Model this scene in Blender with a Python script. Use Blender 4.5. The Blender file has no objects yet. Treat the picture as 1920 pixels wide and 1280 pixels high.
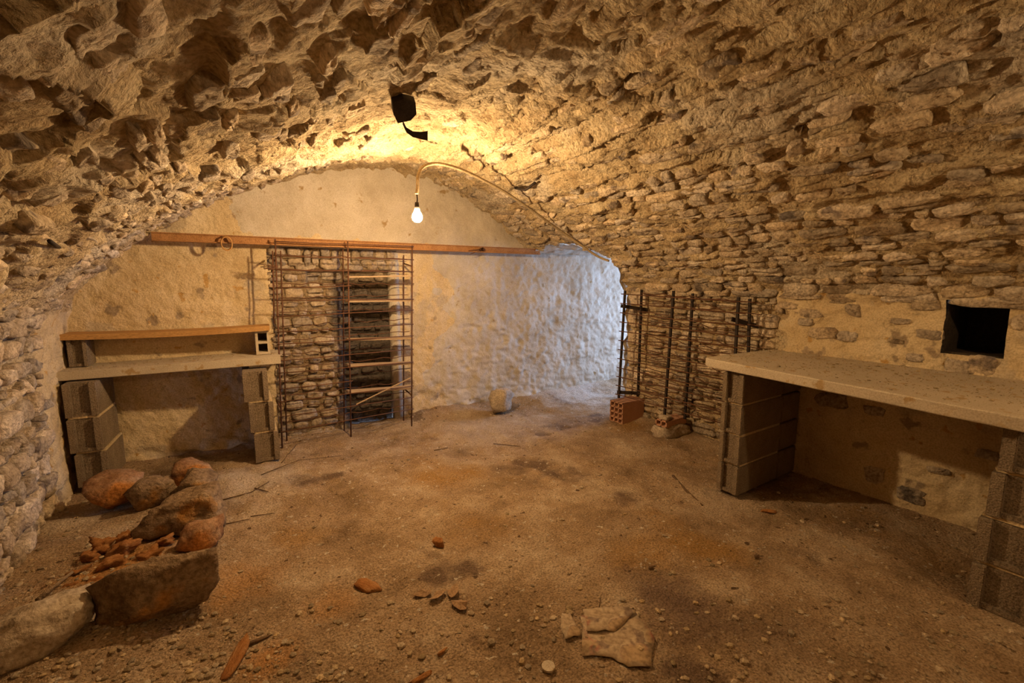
import bpy, math, random
import numpy as np
from mathutils import Vector, Matrix

random.seed(7); RNG = np.random.default_rng(7)
S = bpy.context.scene
COL = S.collection

# ------------------------------------------------------------------ camera, light, exposure
F_PX, PITCH, YAW, CAM_H = 850.0, math.radians(7.705), math.radians(33.14), 1.393
cd = bpy.data.cameras.new('camera'); cam = bpy.data.objects.new('camera', cd); COL.objects.link(cam)
cam.location = (0, 0, CAM_H); cam.rotation_euler = (math.pi/2-PITCH, 0, -YAW)
cd.sensor_width = 36; cd.lens = F_PX/1920*36; cd.clip_start = 0.02
S.camera = cam
S.view_settings.view_transform = 'Standard'; S.view_settings.look = 'None'
S.view_settings.gamma = 1; S.view_settings.use_curve_mapping = False
S.view_settings.exposure = 1.05
w = bpy.data.worlds.new('sky'); S.world = w; w.use_nodes = True
w.node_tree.nodes['Background'].inputs[0].default_value = (.55, .68, 1, 1)
w.node_tree.nodes['Background'].inputs[1].default_value = 1.0
BULB = Vector((1.111, 2.80, 1.789))
def lamp(name, typ, loc, energy, color, **k):
    d = bpy.data.lights.new(name, typ); d.energy = energy; d.color = color
    for a, b in k.items(): setattr(d, a, b)
    o = bpy.data.objects.new(name, d); COL.objects.link(o); o.location = loc
    return o
WARM = (1.0, .665, .335)
# added fill bulb, unseen behind the camera, to brighten the foreground
FILL_BULB = Vector((2.15, -.55, 1.98))
# daylight that comes down the side passage from its outer doorway
dl = lamp('doorway_daylight', 'AREA', (5.75, 3.45, 1.35), 50, (.40, .58, 1.0), shape='RECTANGLE', size=1.1, size_y=1.5)
dl.rotation_euler = (Vector((2.6, 4.1, .8))-dl.location).to_track_quat('-Z', 'Y').to_euler()

# ------------------------------------------------------------------ pixel helper (placing by floor / plane points)
def ray(u, v):
    x = (u-960)/F_PX; y = (640-v)/F_PX
    fw = math.cos(PITCH)+y*math.sin(PITCH); z = y*math.cos(PITCH)-math.sin(PITCH)
    s, c = math.sin(YAW), math.cos(YAW)
    return Vector((x*c+fw*s, -x*s+fw*c, z))
def on_z(u, v, z=0): r = ray(u, v); return r*((z-CAM_H)/r.z)+Vector((0, 0, CAM_H))
def on_y(u, v, Y): r = ray(u, v); return r*(Y/r.y)+Vector((0, 0, CAM_H))
def on_x(u, v, X): r = ray(u, v); return r*(X/r.x)+Vector((0, 0, CAM_H))
def proj(P):
    P = np.asarray(P, float).reshape(-1, 3); s, c = math.sin(YAW), math.cos(YAW)
    f = P[:, 0]*s+P[:, 1]*c; x = P[:, 0]*c-P[:, 1]*s; z = P[:, 2]-CAM_H
    d = f*math.cos(PITCH)-z*math.sin(PITCH); y = z*math.cos(PITCH)+f*math.sin(PITCH)
    dd = np.where(d > .05, d, np.nan)
    return 960+F_PX*x/dd, 640-F_PX*y/dd

# ------------------------------------------------------------------ noise
def _h(ix, iy, iz, k=0):
    n = (ix.astype(np.int64)*374761393+iy.astype(np.int64)*668265263+iz.astype(np.int64)*2147483647+k*974634777) & 0xffffffff
    n = ((n ^ (n >> 13))*1274126177) & 0xffffffff
    n = ((n ^ (n >> 16))*2246822519) & 0xffffffff
    return (n & 0xffffff)/float(0xffffff)
def vnoise(P, k=0):
    P = np.asarray(P, float); i = np.floor(P).astype(np.int64); f = P-i; f = f*f*(3-2*f)
    r = 0
    for a in (0, 1):
        wx = f[..., 0] if a else 1-f[..., 0]
        for b in (0, 1):
            wy = f[..., 1] if b else 1-f[..., 1]
            for c in (0, 1):
                wz = f[..., 2] if c else 1-f[..., 2]
                r = r+wx*wy*wz*_h(i[..., 0]+a, i[..., 1]+b, i[..., 2]+c, k)
    return r*2-1
def fbm(P, scale=1., octv=4, k=0, gain=.5):
    P = np.asarray(P, float)*scale; r = 0; a = 1.
    for o in range(octv):
        r = r+a*vnoise(P, k+o*17); P = P*2.03+11.3; a *= gain
    return r
def plates(u, v, su, sv, k=0):
    """tilted jittered cells: returns tilt height (-1..1) and edge distance"""
    U = u/su; V = v/sv; iu = np.floor(U).astype(np.int64); iv = np.floor(V).astype(np.int64)
    best = np.full(U.shape, 9.); sec = best.copy(); h = np.zeros(U.shape); z0 = np.zeros_like(iu)
    for a in (-1, 0, 1):
        for b in (-1, 0, 1):
            cu, cv = iu+a, iv+b
            du = cu+.15+.7*_h(cu, cv, z0, k)-U; dv = cv+.15+.7*_h(cu, cv, z0, k+1)-V
            d = np.sqrt(du*du+dv*dv)
            hh = (_h(cu, cv, z0, k+2)-.5)*1.1-du*(_h(cu, cv, z0, k+3)-.5)*2.4-dv*(_h(cu, cv, z0, k+4)-.5)*1.6
            m = d < best
            sec = np.where(m, best, np.minimum(sec, d)); h = np.where(m, hh, h); best = np.where(m, d, best)
    return h, sec-best
def sm(a, b, x): t = np.clip((x-a)/(b-a), 0, 1); return t*t*(3-2*t)

# ------------------------------------------------------------------ materials
MATS = {}
def mat(name, cols, scale=4., rough=.9, bump=.5, bscale=60., bdist=.01, rnd=0., spots=None, metallic=0., dark=None, stretch=None, fine=None, grain=.62):
    """cols: 2-4 linear colours mixed by noise; rnd: how much the per-piece attribute shifts brightness"""
    m = bpy.data.materials.new(name); m.use_nodes = True; nt = m.node_tree; N = nt.nodes; L = nt.links
    b = N['Principled BSDF']; b.inputs['Roughness'].default_value = rough; b.inputs['Metallic'].default_value = metallic
    b.inputs['Specular IOR Level'].default_value = .2
    tc = N.new('ShaderNodeTexCoord'); co = tc.outputs['Object']
    if stretch:
        mp = N.new('ShaderNodeMapping'); mp.inputs['Scale'].default_value = stretch; L.new(co, mp.inputs[0]); co = mp.outputs[0]
    n1 = N.new('ShaderNodeTexNoise'); n1.inputs['Scale'].default_value = scale; n1.inputs['Detail'].default_value = 8; n1.inputs['Roughness'].default_value = .65
    L.new(co, n1.inputs['Vector'])
    r = N.new('ShaderNodeValToRGB'); L.new(n1.outputs[0], r.inputs[0]); e = r.color_ramp.elements
    e[0].position = .3; e[0].color = (*cols[0], 1); e[1].position = .7; e[1].color = (*cols[-1], 1)
    for i, c in enumerate(cols[1:-1]):
        q = e.new(.3+.4*(i+1)/(len(cols)-1)); q.color = (*c, 1)
    col = r.outputs[0]
    def mix(c1, fac, c2, mode='MIX'):
        x = N.new('ShaderNodeMix'); x.data_type = 'RGBA'; x.blend_type = mode
        if isinstance(fac, (int, float)): x.inputs[0].default_value = fac
        else: L.new(fac, x.inputs[0])
        L.new(c1, x.inputs[6])
        if isinstance(c2, tuple): x.inputs[7].default_value = (*c2, 1)
        else: L.new(c2, x.inputs[7])
        return x.outputs[2]
    if spots:
        for (sc, thr, wdt, c) in spots:
            n = N.new('ShaderNodeTexNoise'); n.inputs['Scale'].default_value = sc; n.inputs['Detail'].default_value = 5; L.new(co, n.inputs['Vector'])
            rr = N.new('ShaderNodeValToRGB'); rr.color_ramp.elements[0].position = thr; rr.color_ramp.elements[1].position = thr+wdt; L.new(n.outputs[0], rr.inputs[0])
            col = mix(col, rr.outputs[0], c)
    if rnd:
        at = N.new('ShaderNodeAttribute'); at.attribute_name = 'rnd'
        mr = N.new('ShaderNodeMapRange'); mr.inputs[3].default_value = 1-rnd; mr.inputs[4].default_value = 1+rnd; L.new(at.outputs['Fac'], mr.inputs[0])
        h = N.new('ShaderNodeHueSaturation'); L.new(mr.outputs[0], h.inputs['Value']); L.new(col, h.inputs['Color'])
        ms = N.new('ShaderNodeMapRange'); ms.inputs[3].default_value = 1.2; ms.inputs[4].default_value = .85
        mm = N.new('ShaderNodeMath'); mm.operation = 'MULTIPLY'; mm.inputs[1].default_value = 7.31; L.new(at.outputs['Fac'], mm.inputs[0])
        fr = N.new('ShaderNodeMath'); fr.operation = 'FRACT'; L.new(mm.outputs[0], fr.inputs[0]); L.new(fr.outputs[0], ms.inputs[0]); L.new(ms.outputs[0], h.inputs['Saturation'])
        col = h.outputs[0]
    if dark: col = dark(nt, col, mix)
    # grain
    n3 = N.new('ShaderNodeTexNoise'); n3.inputs['Scale'].default_value = fine or bscale*1.7; n3.inputs['Detail'].default_value = 4; L.new(co, n3.inputs['Vector'])
    r3 = N.new('ShaderNodeValToRGB'); r3.color_ramp.elements[0].position = .32; r3.color_ramp.elements[0].color = (grain, grain*.96, grain*.92, 1); r3.color_ramp.elements[1].position = .6; r3.color_ramp.elements[1].color = (1.05, 1.05, 1.05, 1)
    L.new(n3.outputs[0], r3.inputs[0]); col = mix(col, 1., r3.outputs[0], 'MULTIPLY')
    L.new(col, b.inputs['Base Color'])
    if bump:
        n2 = N.new('ShaderNodeTexNoise'); n2.inputs['Scale'].default_value = bscale; n2.inputs['Detail'].default_value = 6; n2.inputs['Roughness'].default_value = .6
        L.new(co, n2.inputs['Vector'])
        bp = N.new('ShaderNodeBump'); bp.inputs['Strength'].default_value = bump; bp.inputs['Distance'].default_value = bdist
        L.new(n2.outputs[0], bp.inputs['Height']); L.new(bp.outputs[0], b.inputs['Normal'])
    MATS[name] = m
    return m
mat('mortar', [(.38, .26, .13), (.60, .46, .27), (.74, .61, .40)], 5, bump=1., bscale=42, bdist=.035, grain=.6, spots=[(1.6, .56, .08, (.62, .52, .38))])
mat('stone', [(.36, .27, .18), (.56, .45, .32), (.74, .62, .46)], 9, bump=1., bscale=38, bdist=.025, rnd=.32, grain=.58, spots=[(6, .60, .06, (.24, .19, .15))])
mat('plaster', [(.50, .37, .20), (.60, .47, .28), (.68, .56, .37)], 3, grain=.78, fine=110, bump=.85, bscale=20, bdist=.022, spots=[(7, .62, .05, (.34, .26, .17)), (11, .65, .04, (.48, .30, .11)), (3.1, .60, .05, (.50, .41, .28))])
mat('lime_wall', [(.40, .34, .26), (.50, .44, .35), (.60, .54, .45)], 3, grain=.85, fine=120, bump=.6, bscale=24, bdist=.015, spots=[(9, .66, .05, (.34, .24, .12))])
def stains_and_light(nt, col, mix):
    # ochre rot dust, dark and lime-dust patches, painted passage daylight, each with its own outline
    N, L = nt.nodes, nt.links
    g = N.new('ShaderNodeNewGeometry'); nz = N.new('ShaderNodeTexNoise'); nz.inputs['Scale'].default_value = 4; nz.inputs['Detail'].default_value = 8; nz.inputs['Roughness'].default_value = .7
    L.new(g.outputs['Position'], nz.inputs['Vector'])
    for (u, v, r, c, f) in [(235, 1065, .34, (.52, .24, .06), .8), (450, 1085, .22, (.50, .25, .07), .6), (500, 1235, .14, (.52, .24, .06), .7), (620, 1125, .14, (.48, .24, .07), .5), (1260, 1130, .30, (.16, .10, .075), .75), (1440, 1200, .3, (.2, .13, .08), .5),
                            (470, 905, .42, (.66, .56, .44), .7), (900, 800, .8, (.62, .50, .35), .45), (1080, 738, .7, (.74, .68, .60), .75), (130, 985, .26, (.62, .52, .40), .7), (1340, 935, .3, (.62, .50, .36), .5), (1430, 905, .3, (.12, .075, .04), .6), (350, 875, .32, (.16, .10, .05), .7)]:  # whitish one paints daylight skimming the passage floor; darker spots under both benches
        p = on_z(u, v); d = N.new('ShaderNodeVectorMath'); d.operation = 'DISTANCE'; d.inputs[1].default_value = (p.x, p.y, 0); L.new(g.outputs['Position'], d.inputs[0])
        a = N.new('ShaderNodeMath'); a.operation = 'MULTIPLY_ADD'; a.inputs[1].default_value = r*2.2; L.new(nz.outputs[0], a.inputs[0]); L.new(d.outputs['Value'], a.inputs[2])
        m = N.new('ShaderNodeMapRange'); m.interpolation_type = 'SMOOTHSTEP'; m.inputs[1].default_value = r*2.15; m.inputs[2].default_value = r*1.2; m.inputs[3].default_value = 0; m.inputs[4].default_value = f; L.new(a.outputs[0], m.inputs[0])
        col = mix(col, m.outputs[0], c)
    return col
mat('earth', [(.22, .14, .07), (.42, .29, .17), (.60, .47, .32)], 2.6, bump=1., bscale=70, bdist=.02, grain=.5, dark=stains_and_light, spots=[(1.7, .60, .06, (.20, .13, .08)), (1.1, .55, .12, (.40, .23, .08)), (30, .64, .05, (.60, .52, .40)), (22, .66, .04, (.12, .07, .035))])
mat('concrete_block', [(.25, .185, .12), (.38, .295, .20)], 9, bump=1., bscale=110, bdist=.014, grain=.45)
mat('concrete_slab', [(.44, .37, .27), (.56, .48, .36)], 4, grain=.8, bump=.5, bscale=90, bdist=.004, spots=[(14, .60, .06, (.40, .28, .14))])
mat('pine', [(.42, .22, .07), (.55, .32, .12)], 5, rough=.7, bump=.3, bscale=30, bdist=.004, stretch=(1, 8, 8))
mat('lath', [(.40, .28, .17), (.52, .38, .24)], 6, rough=.8, bump=.3, bscale=40, bdist=.003, stretch=(1, 8, 8))
mat('rust', [(.10, .045, .025), (.17, .08, .04)], 20, rough=.8, bump=.4, bscale=150, bdist=.003)
mat('rust_beam', [(.30, .14, .05), (.42, .22, .09)], 12, rough=.75, bump=.4, bscale=90, bdist=.003)
mat('black_iron', [(.02, .015, .012), (.05, .035, .028)], 20, rough=.7, bump=.3, bscale=120, bdist=.003)
mat('red_rock', [(.20, .09, .04), (.34, .19, .10), (.44, .32, .20)], 7, bump=.9, bscale=40, bdist=.015, spots=[(3.5, .54, .08, (.48, .20, .05))])
mat('brown_rock', [(.17, .11, .065), (.28, .19, .11), (.40, .29, .18)], 7, bump=1., bscale=30, bdist=.03, spots=[(4, .58, .08, (.44, .22, .06))])
mat('pale_rock', [(.38, .30, .21), (.52, .43, .32)], 7, bump=.9, bscale=40, bdist=.012)
mat('rotten_wood', [(.28, .10, .03), (.46, .20, .06), (.55, .30, .12)], 12, bump=1., bscale=60, bdist=.01, stretch=(1, 5, 5))
mat('niche_shade_stone', [(.05, .035, .022), (.09, .065, .04)], 9, bump=.8, bscale=34, bdist=.015)  # near-black colour stands in for the shade inside the niche
mat('crumb', [(.40, .30, .17), (.60, .48, .30)], 12, bump=.3, rnd=.25)
mat('pebble', [(.30, .22, .13), (.48, .38, .25)], 12, bump=.5, bscale=90, bdist=.006, rnd=.4)
mat('terracotta', [(.46, .24, .14), (.54, .31, .20)], 10, bump=.4, bscale=110, bdist=.003)
mat('twig', [(.10, .06, .03), (.18, .11, .06)], 20, bump=.3)
mat('paper', [(.34, .24, .15), (.50, .40, .27)], 14, rough=.8, bump=.5, bscale=30, bdist=.006, spots=[(9, .54, .08, (.34, .15, .10)), (16, .55, .05, (.24, .17, .12)), (6, .55, .04, (.40, .28, .16))])
mat('conduit', [(.30, .22, .12), (.38, .29, .17)], 10, rough=.6, bump=0)
mat('dry_leaf', [(.30, .18, .09), (.40, .26, .15)], 15, bump=.4)
def soot(nt, col, mix):
    # soot stain of the old hearth: a stain with its own outline on the stones
    N, L = nt.nodes, nt.links
    g = N.new('ShaderNodeNewGeometry'); sp = N.new('ShaderNodeSeparateXYZ'); L.new(g.outputs['Position'], sp.inputs[0])
    n = N.new('ShaderNodeTexNoise'); n.inputs['Scale'].default_value = 6; L.new(g.outputs['Position'], n.inputs['Vector'])
    a = N.new('ShaderNodeMath'); a.operation = 'MULTIPLY_ADD'; a.inputs[1].default_value = .35; L.new(n.outputs[0], a.inputs[0]); L.new(sp.outputs[0], a.inputs[2])
    mr = N.new('ShaderNodeMapRange'); mr.inputs[1].default_value = 1.04; mr.inputs[2].default_value = 1.14; L.new(a.outputs[0], mr.inputs[0])
    mz = N.new('ShaderNodeMapRange'); mz.inputs[1].default_value = 1.55; mz.inputs[2].default_value = 1.25; L.new(sp.outputs[2], mz.inputs[0])
    m = N.new('ShaderNodeMath'); m.operation = 'MULTIPLY'; L.new(mr.outputs[0], m.inputs[0]); L.new(mz.outputs[0], m.inputs[1])
    return mix(col, m.outputs[0], (.10, .082, .066))
mat('hearth_stone', [(.26, .20, .13), (.38, .30, .21), (.50, .41, .30)], 9, bump=.8, bscale=34, bdist=.015, rnd=.25, dark=soot, rough=.7)
mat('hearth_mortar', [(.20, .14, .08), (.34, .25, .15)], 6, bump=.9, bscale=38, bdist=.02, dark=soot)
def emit(name, c, s):
    m = bpy.data.materials.new(name); m.use_nodes = True; nt = m.node_tree
    e = nt.nodes.new('ShaderNodeEmission'); e.inputs[0].default_value = (*c, 1); e.inputs[1].default_value = s
    nt.links.new(e.outputs[0], nt.nodes['Material Output'].inputs[0]); MATS[name] = m
emit('bulb_glass', WARM, 1180)
emit('fill_bulb_glass', WARM, 330)  # glow of the added fill bulb

# ------------------------------------------------------------------ object helpers
def tag(o, label=None, cat=None, group=None, kind=None):
    if label: o['label'] = label
    if cat: o['category'] = cat
    if group: o['group'] = group
    if kind: o['kind'] = kind
    return o
def link(name, verts, faces, m, parent=None, smooth=True, rnd=None, loc=None):
    me = bpy.data.meshes.new(name); me.from_pydata([tuple(v) for v in verts], [], [tuple(f) for f in faces]); 
    if smooth: me.polygons.foreach_set('use_smooth', [True]*len(me.polygons))
    if rnd is not None:
        a = me.attributes.new('rnd', 'FLOAT', 'POINT'); a.data.foreach_set('value', np.broadcast_to(np.asarray(rnd, np.float32), (len(me.vertices),)).astype(np.float32).copy())
    me.materials.append(MATS[m]); me.update()
    o = bpy.data.objects.new(name, me); COL.objects.link(o)
    if parent: o.parent = parent
    if loc is not None: o.location = loc
    return o
def empty(name, loc=(0, 0, 0), rz=0):
    o = bpy.data.objects.new(name, None); COL.objects.link(o); o.location = loc; o.rotation_euler = (0, 0, rz); o.empty_display_size = .1
    return o
class MB:
    def __init__(s): s.v = []; s.f = []
    def add(s, v, f):
        n = len(s.v); s.v += [tuple(q) for q in v]; s.f += [tuple(i+n for i in q) for q in f]; return s
    def box(s, c, d, R=None, bev=0, jit=0):
        hx, hy, hz = d[0]/2, d[1]/2, d[2]/2
        if not bev:
            v = [Vector((x*hx, y*hy, z*hz)) for x in (-1, 1) for y in (-1, 1) for z in (-1, 1)]
            f = [(0, 1, 3, 2), (4, 6, 7, 5), (0, 4, 5, 1), (2, 3, 7, 6), (0, 2, 6, 4), (1, 5, 7, 3)]
        else:
            import bmesh
            bm = bmesh.new(); bmesh.ops.create_cube(bm, size=1)
            for q in bm.verts: q.co = Vector((q.co.x*d[0], q.co.y*d[1], q.co.z*d[2]))
            bmesh.ops.bevel(bm, geom=bm.edges[:], offset=bev, segments=2, affect='EDGES')
            bm.verts.ensure_lookup_table(); v = [q.co.copy() for q in bm.verts]; f = [tuple(q.index for q in a.verts) for a in bm.faces]; bm.free()
        if R is not None: v = [R @ q for q in v]
        if jit: v = [q+Vector((random.uniform(-jit, jit), random.uniform(-jit, jit), random.uniform(-jit, jit))) for q in v]
        return s.add([q+Vector(c) for q in v], f)
    def tube(s, pts, r, n=8, cap=True, r2=None):
        pts = [Vector(p) for p in pts]; rings = []; up = None
        for i, p in enumerate(pts):
            t = (pts[min(i+1, len(pts)-1)]-pts[max(i-1, 0)]).normalized()
            if up is None: up = t.orthogonal().normalized()
            a = (up-t*up.dot(t)).normalized(); b = t.cross(a); up = a
            rr = r if r2 is None else r+(r2-r)*i/(len(pts)-1)
            rings.append([p+a*rr*math.cos(2*math.pi*k/n)+b*rr*math.sin(2*math.pi*k/n) for k in range(n)])
        v = [q for R_ in rings for q in R_]; f = []
        for i in range(len(pts)-1):
            for k in range(n): f.append((i*n+k, i*n+(k+1) % n, (i+1)*n+(k+1) % n, (i+1)*n+k))
        if cap: f.append(tuple(range(n))[::-1]); f.append(tuple(range((len(pts)-1)*n, len(pts)*n)))
        return s.add(v, f)
    def build(s, name, m, parent=None, smooth=False, rnd=None, off=None):
        v = s.v if off is None else [tuple(Vector(q)-Vector(off)) for q in s.v]
        return link(name, v, s.f, m, parent, smooth, rnd)
def rock_mesh(dims, seed, sub=3, rough=.18, cuts=7, flat=.0):
    import bmesh
    bm = bmesh.new(); bmesh.ops.create_icosphere(bm, subdivisions=sub, radius=1)
    P = np.array([v.co[:] for v in bm.verts]); F = [tuple(q.index for q in f.verts) for f in bm.faces]; bm.free()
    rg = np.random.default_rng(seed); N_ = []; D_ = []
    for ax in range(3):
        for sg in (-1, 1):
            n = np.zeros(3); n[ax] = sg; n += rg.normal(size=3)*.22; N_.append(n/np.linalg.norm(n)); D_.append(rg.uniform(.62, .8))
    for _ in range(cuts):
        n = rg.normal(size=3); N_.append(n/np.linalg.norm(n)); D_.append(rg.uniform(.7, .95))
    T = np.clip(P@np.array(N_).T, 0, None)/np.array(D_)
    P = P*((T**16).sum(1)**(-1/16))[:, None]
    P = P*(1+rough*.55*fbm(P+seed*3.1, 1.6, 3, k=seed))[:, None]
    P = P*(1+(.10+.1*(rough > .5))*(fbm(P+seed*1.7, 5, 3, k=seed+5)-.8*np.abs(fbm(P+seed, 3, 2, k=seed+9))))[:, None]
    mn, mx = P.min(0), P.max(0); P = (P-(mn+mx)/2)/((mx-mn)/2)
    P = P*np.array(dims)/2
    return P, F

# ------------------------------------------------------------------ the vaulted shell: profile across, extruded along Y
XL, XR, YB = -.90, 3.50, 4.35
ctrl = np.array([(XL, -.12), (XL, .3), (XL, .7), (XL+.0, 1.05), (-.80, 1.30), (-.62, 1.50), (-.35, 1.74), (.15, 2.05), (.7, 2.28), (1.35, 2.41), (1.9, 2.36), (2.35, 2.19), (2.8, 1.92), (3.05, 1.74), (3.3, 1.52), (XR-.05, 1.34), (XR, 1.2), (XR, .8), (XR, .4), (XR, -.12)])
def catmull(c, m=16):
    out = []
    for i in range(len(c)-1):
        p0, p1, p2, p3 = c[max(i-1, 0)], c[i], c[i+1], c[min(i+2, len(c)-1)]
        for t in np.linspace(0, 1, m, endpoint=False):
            out.append(.5*((2*p1)+(-p0+p2)*t+(2*p0-5*p1+4*p2-p3)*t*t+(-p0+3*p1-3*p2+p3)*t**3))
    out.append(c[-1]); return np.array(out)
PR = catmull(ctrl); SL = np.concatenate([[0], np.cumsum(np.linalg.norm(np.diff(PR, axis=0), axis=1))]); ST = SL[-1]
def s_of(fn): return SL[np.argmin([fn(p) for p in PR])]
S_LW = s_of(lambda p: abs(p[1]-1.18)+(10 if p[0] > 0 else 0))      # top of left wall
S_RW = s_of(lambda p: abs(p[1]-1.34)+(10 if p[0] < 1 else 0))      # top of right wall
S_TOP = s_of(lambda p: -p[1])
def kY(Y): return 1-(.12/1.21)*(1-sm(3.0, 4.3, Y))
def shell_pos(s, y):
    x = np.interp(s, SL, PR[:, 0]); z = np.interp(s, SL, PR[:, 1])
    z = np.where(z > 1.1, 1.1+(z-1.1)*kY(y), z)
    return np.stack([x, np.broadcast_to(y, x.shape), z], -1)
def shell(s, y):
    s = np.asarray(s, float); y = np.asarray(y, float)
    P = shell_pos(s, y); e = .02
    ds = shell_pos(s+e, y)-shell_pos(s-e, y); dy = shell_pos(s, y+e)-shell_pos(s, y-e)
    n = np.cross(dy, ds); n = n/np.maximum(np.linalg.norm(n, axis=-1, keepdims=True), 1e-9)   # points into the room
    return P, -n
_P, _n = shell(np.array([S_TOP]), np.array([2.]))
NS = 1. if _n[0, 2] < 0 else -1.
def shell_in(s, y): P, n = shell(s, y); return P, n*NS
def zwall(s): return np.interp(s, SL, PR[:, 1])

# opening to the side passage (in the Y-z plane) and the niche
def jamb_y(z): return 3.20+.014*np.sin(z*19)+.010*np.sin(z*43)-.07*sm(1.35, 1.5, z)
def open_top(y): return np.interp(y, [3.10, 3.14, 3.2, 3.28, 3.39, 3.6, 3.9, 4.15, 4.4], [1.50, 1.58, 1.63, 1.665, 1.70, 1.745, 1.745, 1.72, 1.69])
def open_mask(P, pad=0.):
    y, z = P[..., 1], P[..., 2]
    j = jamb_y(z)
    top = open_top(y)
    return (P[..., 0] > 2.5) & (y > j-pad) & (z < top+pad+.015*np.sin(y*31))
NY0, NY1, NZ0, NZ1 = .56, .81, .98, 1.285
def niche_mask(P): return (P[..., 0] > 3) & (P[..., 1] > NY0) & (P[..., 1] < NY1) & (P[..., 2] > NZ0) & (P[..., 2] < NZ1)

def plaster_zone_right(P):    # 1 where the right wall is plastered
    y, z = P[..., 1], P[..., 2]; e = .05*fbm(P, 5, 3, k=3)
    return sm(-.02, .02, 1.30-z+e)*sm(-.02, .02, 1.70-y+e*1.5)*(P[..., 0] > 2.6)
def plaster_zone_left(P):
    y, z = P[..., 1], P[..., 2]; e = .08*fbm(P, 5, 3, k=4)
    return sm(-.02, .03, y-3.72+(z-.6)*-.12+e)*(P[..., 0] < 0)*(1-sm(1.15, 1.4, z))

def grid_obj(name, pos, disp, us, vs, m, hole=None, parent=None, extra_mats=None, matfn=None, flip=False):
    U, V = np.meshgrid(us, vs, indexing='ij'); P, n = pos(U, V); D = disp(U, V, P)
    Q = P+n*D[..., None]; a, b = U.shape; idx = np.arange(a*b).reshape(a, b)
    f = np.stack([idx[:-1, :-1], idx[1:, :-1], idx[1:, 1:], idx[:-1, 1:]], -1).reshape(-1, 4)
    if flip: f = f[:, ::-1]
    C = P.reshape(-1, 3)[f].mean(1)
    if hole is not None:
        keep = ~hole(C); f = f[keep]; C = C[keep]
    me = bpy.data.meshes.new(name); Q = Q.reshape(-1, 3)
    me.vertices.add(len(Q)); me.vertices.foreach_set('co', Q.ravel())
    me.loops.add(len(f)*4); me.loops.foreach_set('vertex_index', f.ravel().astype(np.int32))
    me.polygons.add(len(f)); me.polygons.foreach_set('loop_start', np.arange(len(f), dtype=np.int32)*4)
    me.polygons.foreach_set('use_smooth', np.ones(len(f), bool))
    me.materials.append(MATS[m])
    for x in extra_mats or []: me.materials.append(MATS[x])
    if matfn is not None: me.polygons.foreach_set('material_index', matfn(C).astype(np.int32))
    me.update(calc_edges=True); me.validate()
    o = bpy.data.objects.new(name, me); COL.objects.link(o)
    if parent: o.parent = parent
    o['kind'] = 'structure'
    return o

# surface relief of mortar, in metres, into the room
def ceil_disp(s, y, P):
    k = sm(S_TOP-.9, S_TOP+.5, s)                      # 0 left / 1 right
    w1 = .12*fbm(P, 2.2, 2, k=8)
    h1, e1 = plates(s+w1, y+w1, .20, .46, 1); h2, e2 = plates(s+w1*.6, y, .095, .42, 6)
    h3, e3 = plates(s-w1, y, .07, .15, 12)
    near = 1-sm(1.2, 3.6, y)
    d = (1-k)*(h1*.040*(.55+.6*near)+h3*.014)+k*(h2*.030+h3*.013)
    sw = (s+.03*fbm(P, 2.5, 2, k=52))/.19; sw = sw-np.floor(sw); d = d+.045*(sw-.5)*np.exp(-((s-S_TOP-.45)/.75)**2)*sm(-.5, .2, fbm(P, 1.7, 2, k=51))
    d = d+.017*fbm(P, 4, 4, k=1)+.008*fbm(P, 17, 3, k=2)+.007*k*np.clip(fbm(P, 28, 2, k=14), -.2, 1)
    return d
def wall_disp(s, y, P):
    z = P[..., 2]; right = P[..., 0] > 1.3
    pl = np.where(right, plaster_zone_right(P), plaster_zone_left(P))
    rub = -.022+.012*fbm(P, 12, 3, k=2)+.006*fbm(P, 40, 2, k=5)
    hq, eq = plates(P[..., 1]+.04*fbm(P, 7, 2, k=41), z, .16, .10, 33)
    sm_ = .014*fbm(P, 5, 4, k=3)+.006*fbm(P, 20, 3, k=6)+.007*hq*sm(0, .5, fbm(P, 3, 2, k=45))-.016*(1-sm(0, .10, eq))*sm(.15, .5, fbm(P, 2.5, 2, k=47))-.02*np.clip(fbm(P*np.array([1, .8, 1.3]), 9, 2, k=9)-.55, 0, 1)
    band = sm(1.25, 1.32, z)
    return pl*(sm_+.012)+(1-pl)*rub
# ---- left wall, ceiling, right wall
R_ = .0125
Y0 = -1.6
ys_near = np.concatenate([np.arange(Y0, 0, .05), np.arange(0, YB+.06, R_)])
wl = grid_obj('wall_left', shell_in, wall_disp, np.append(np.arange(0, S_LW-.002, R_), S_LW), np.concatenate([np.arange(Y0, 2.3, .05), np.arange(2.3, YB+.06, R_)]), 'mortar', extra_mats=['plaster'], matfn=lambda C: plaster_zone_left(C) > .5)
cs = np.arange(S_LW, S_RW, R_); cs = np.append(cs, S_RW)
def edge_blend(s, y, P):
    a = sm(S_LW, S_LW+.12, s)*sm(S_RW, S_RW-.12, s)
    return a*ceil_disp(s, y, P)+(1-a)*wall_disp(s, y, P)
ceil = grid_obj('ceiling', shell_in, edge_blend, cs, ys_near, 'mortar', hole=open_mask)
wr = grid_obj('wall_right', shell_in, wall_disp, np.append(np.arange(S_RW, ST, R_), ST), ys_near, 'mortar', hole=lambda C: open_mask(C) | niche_mask(C), extra_mats=['plaster'], matfn=lambda C: plaster_zone_right(C) > .5)

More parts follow.
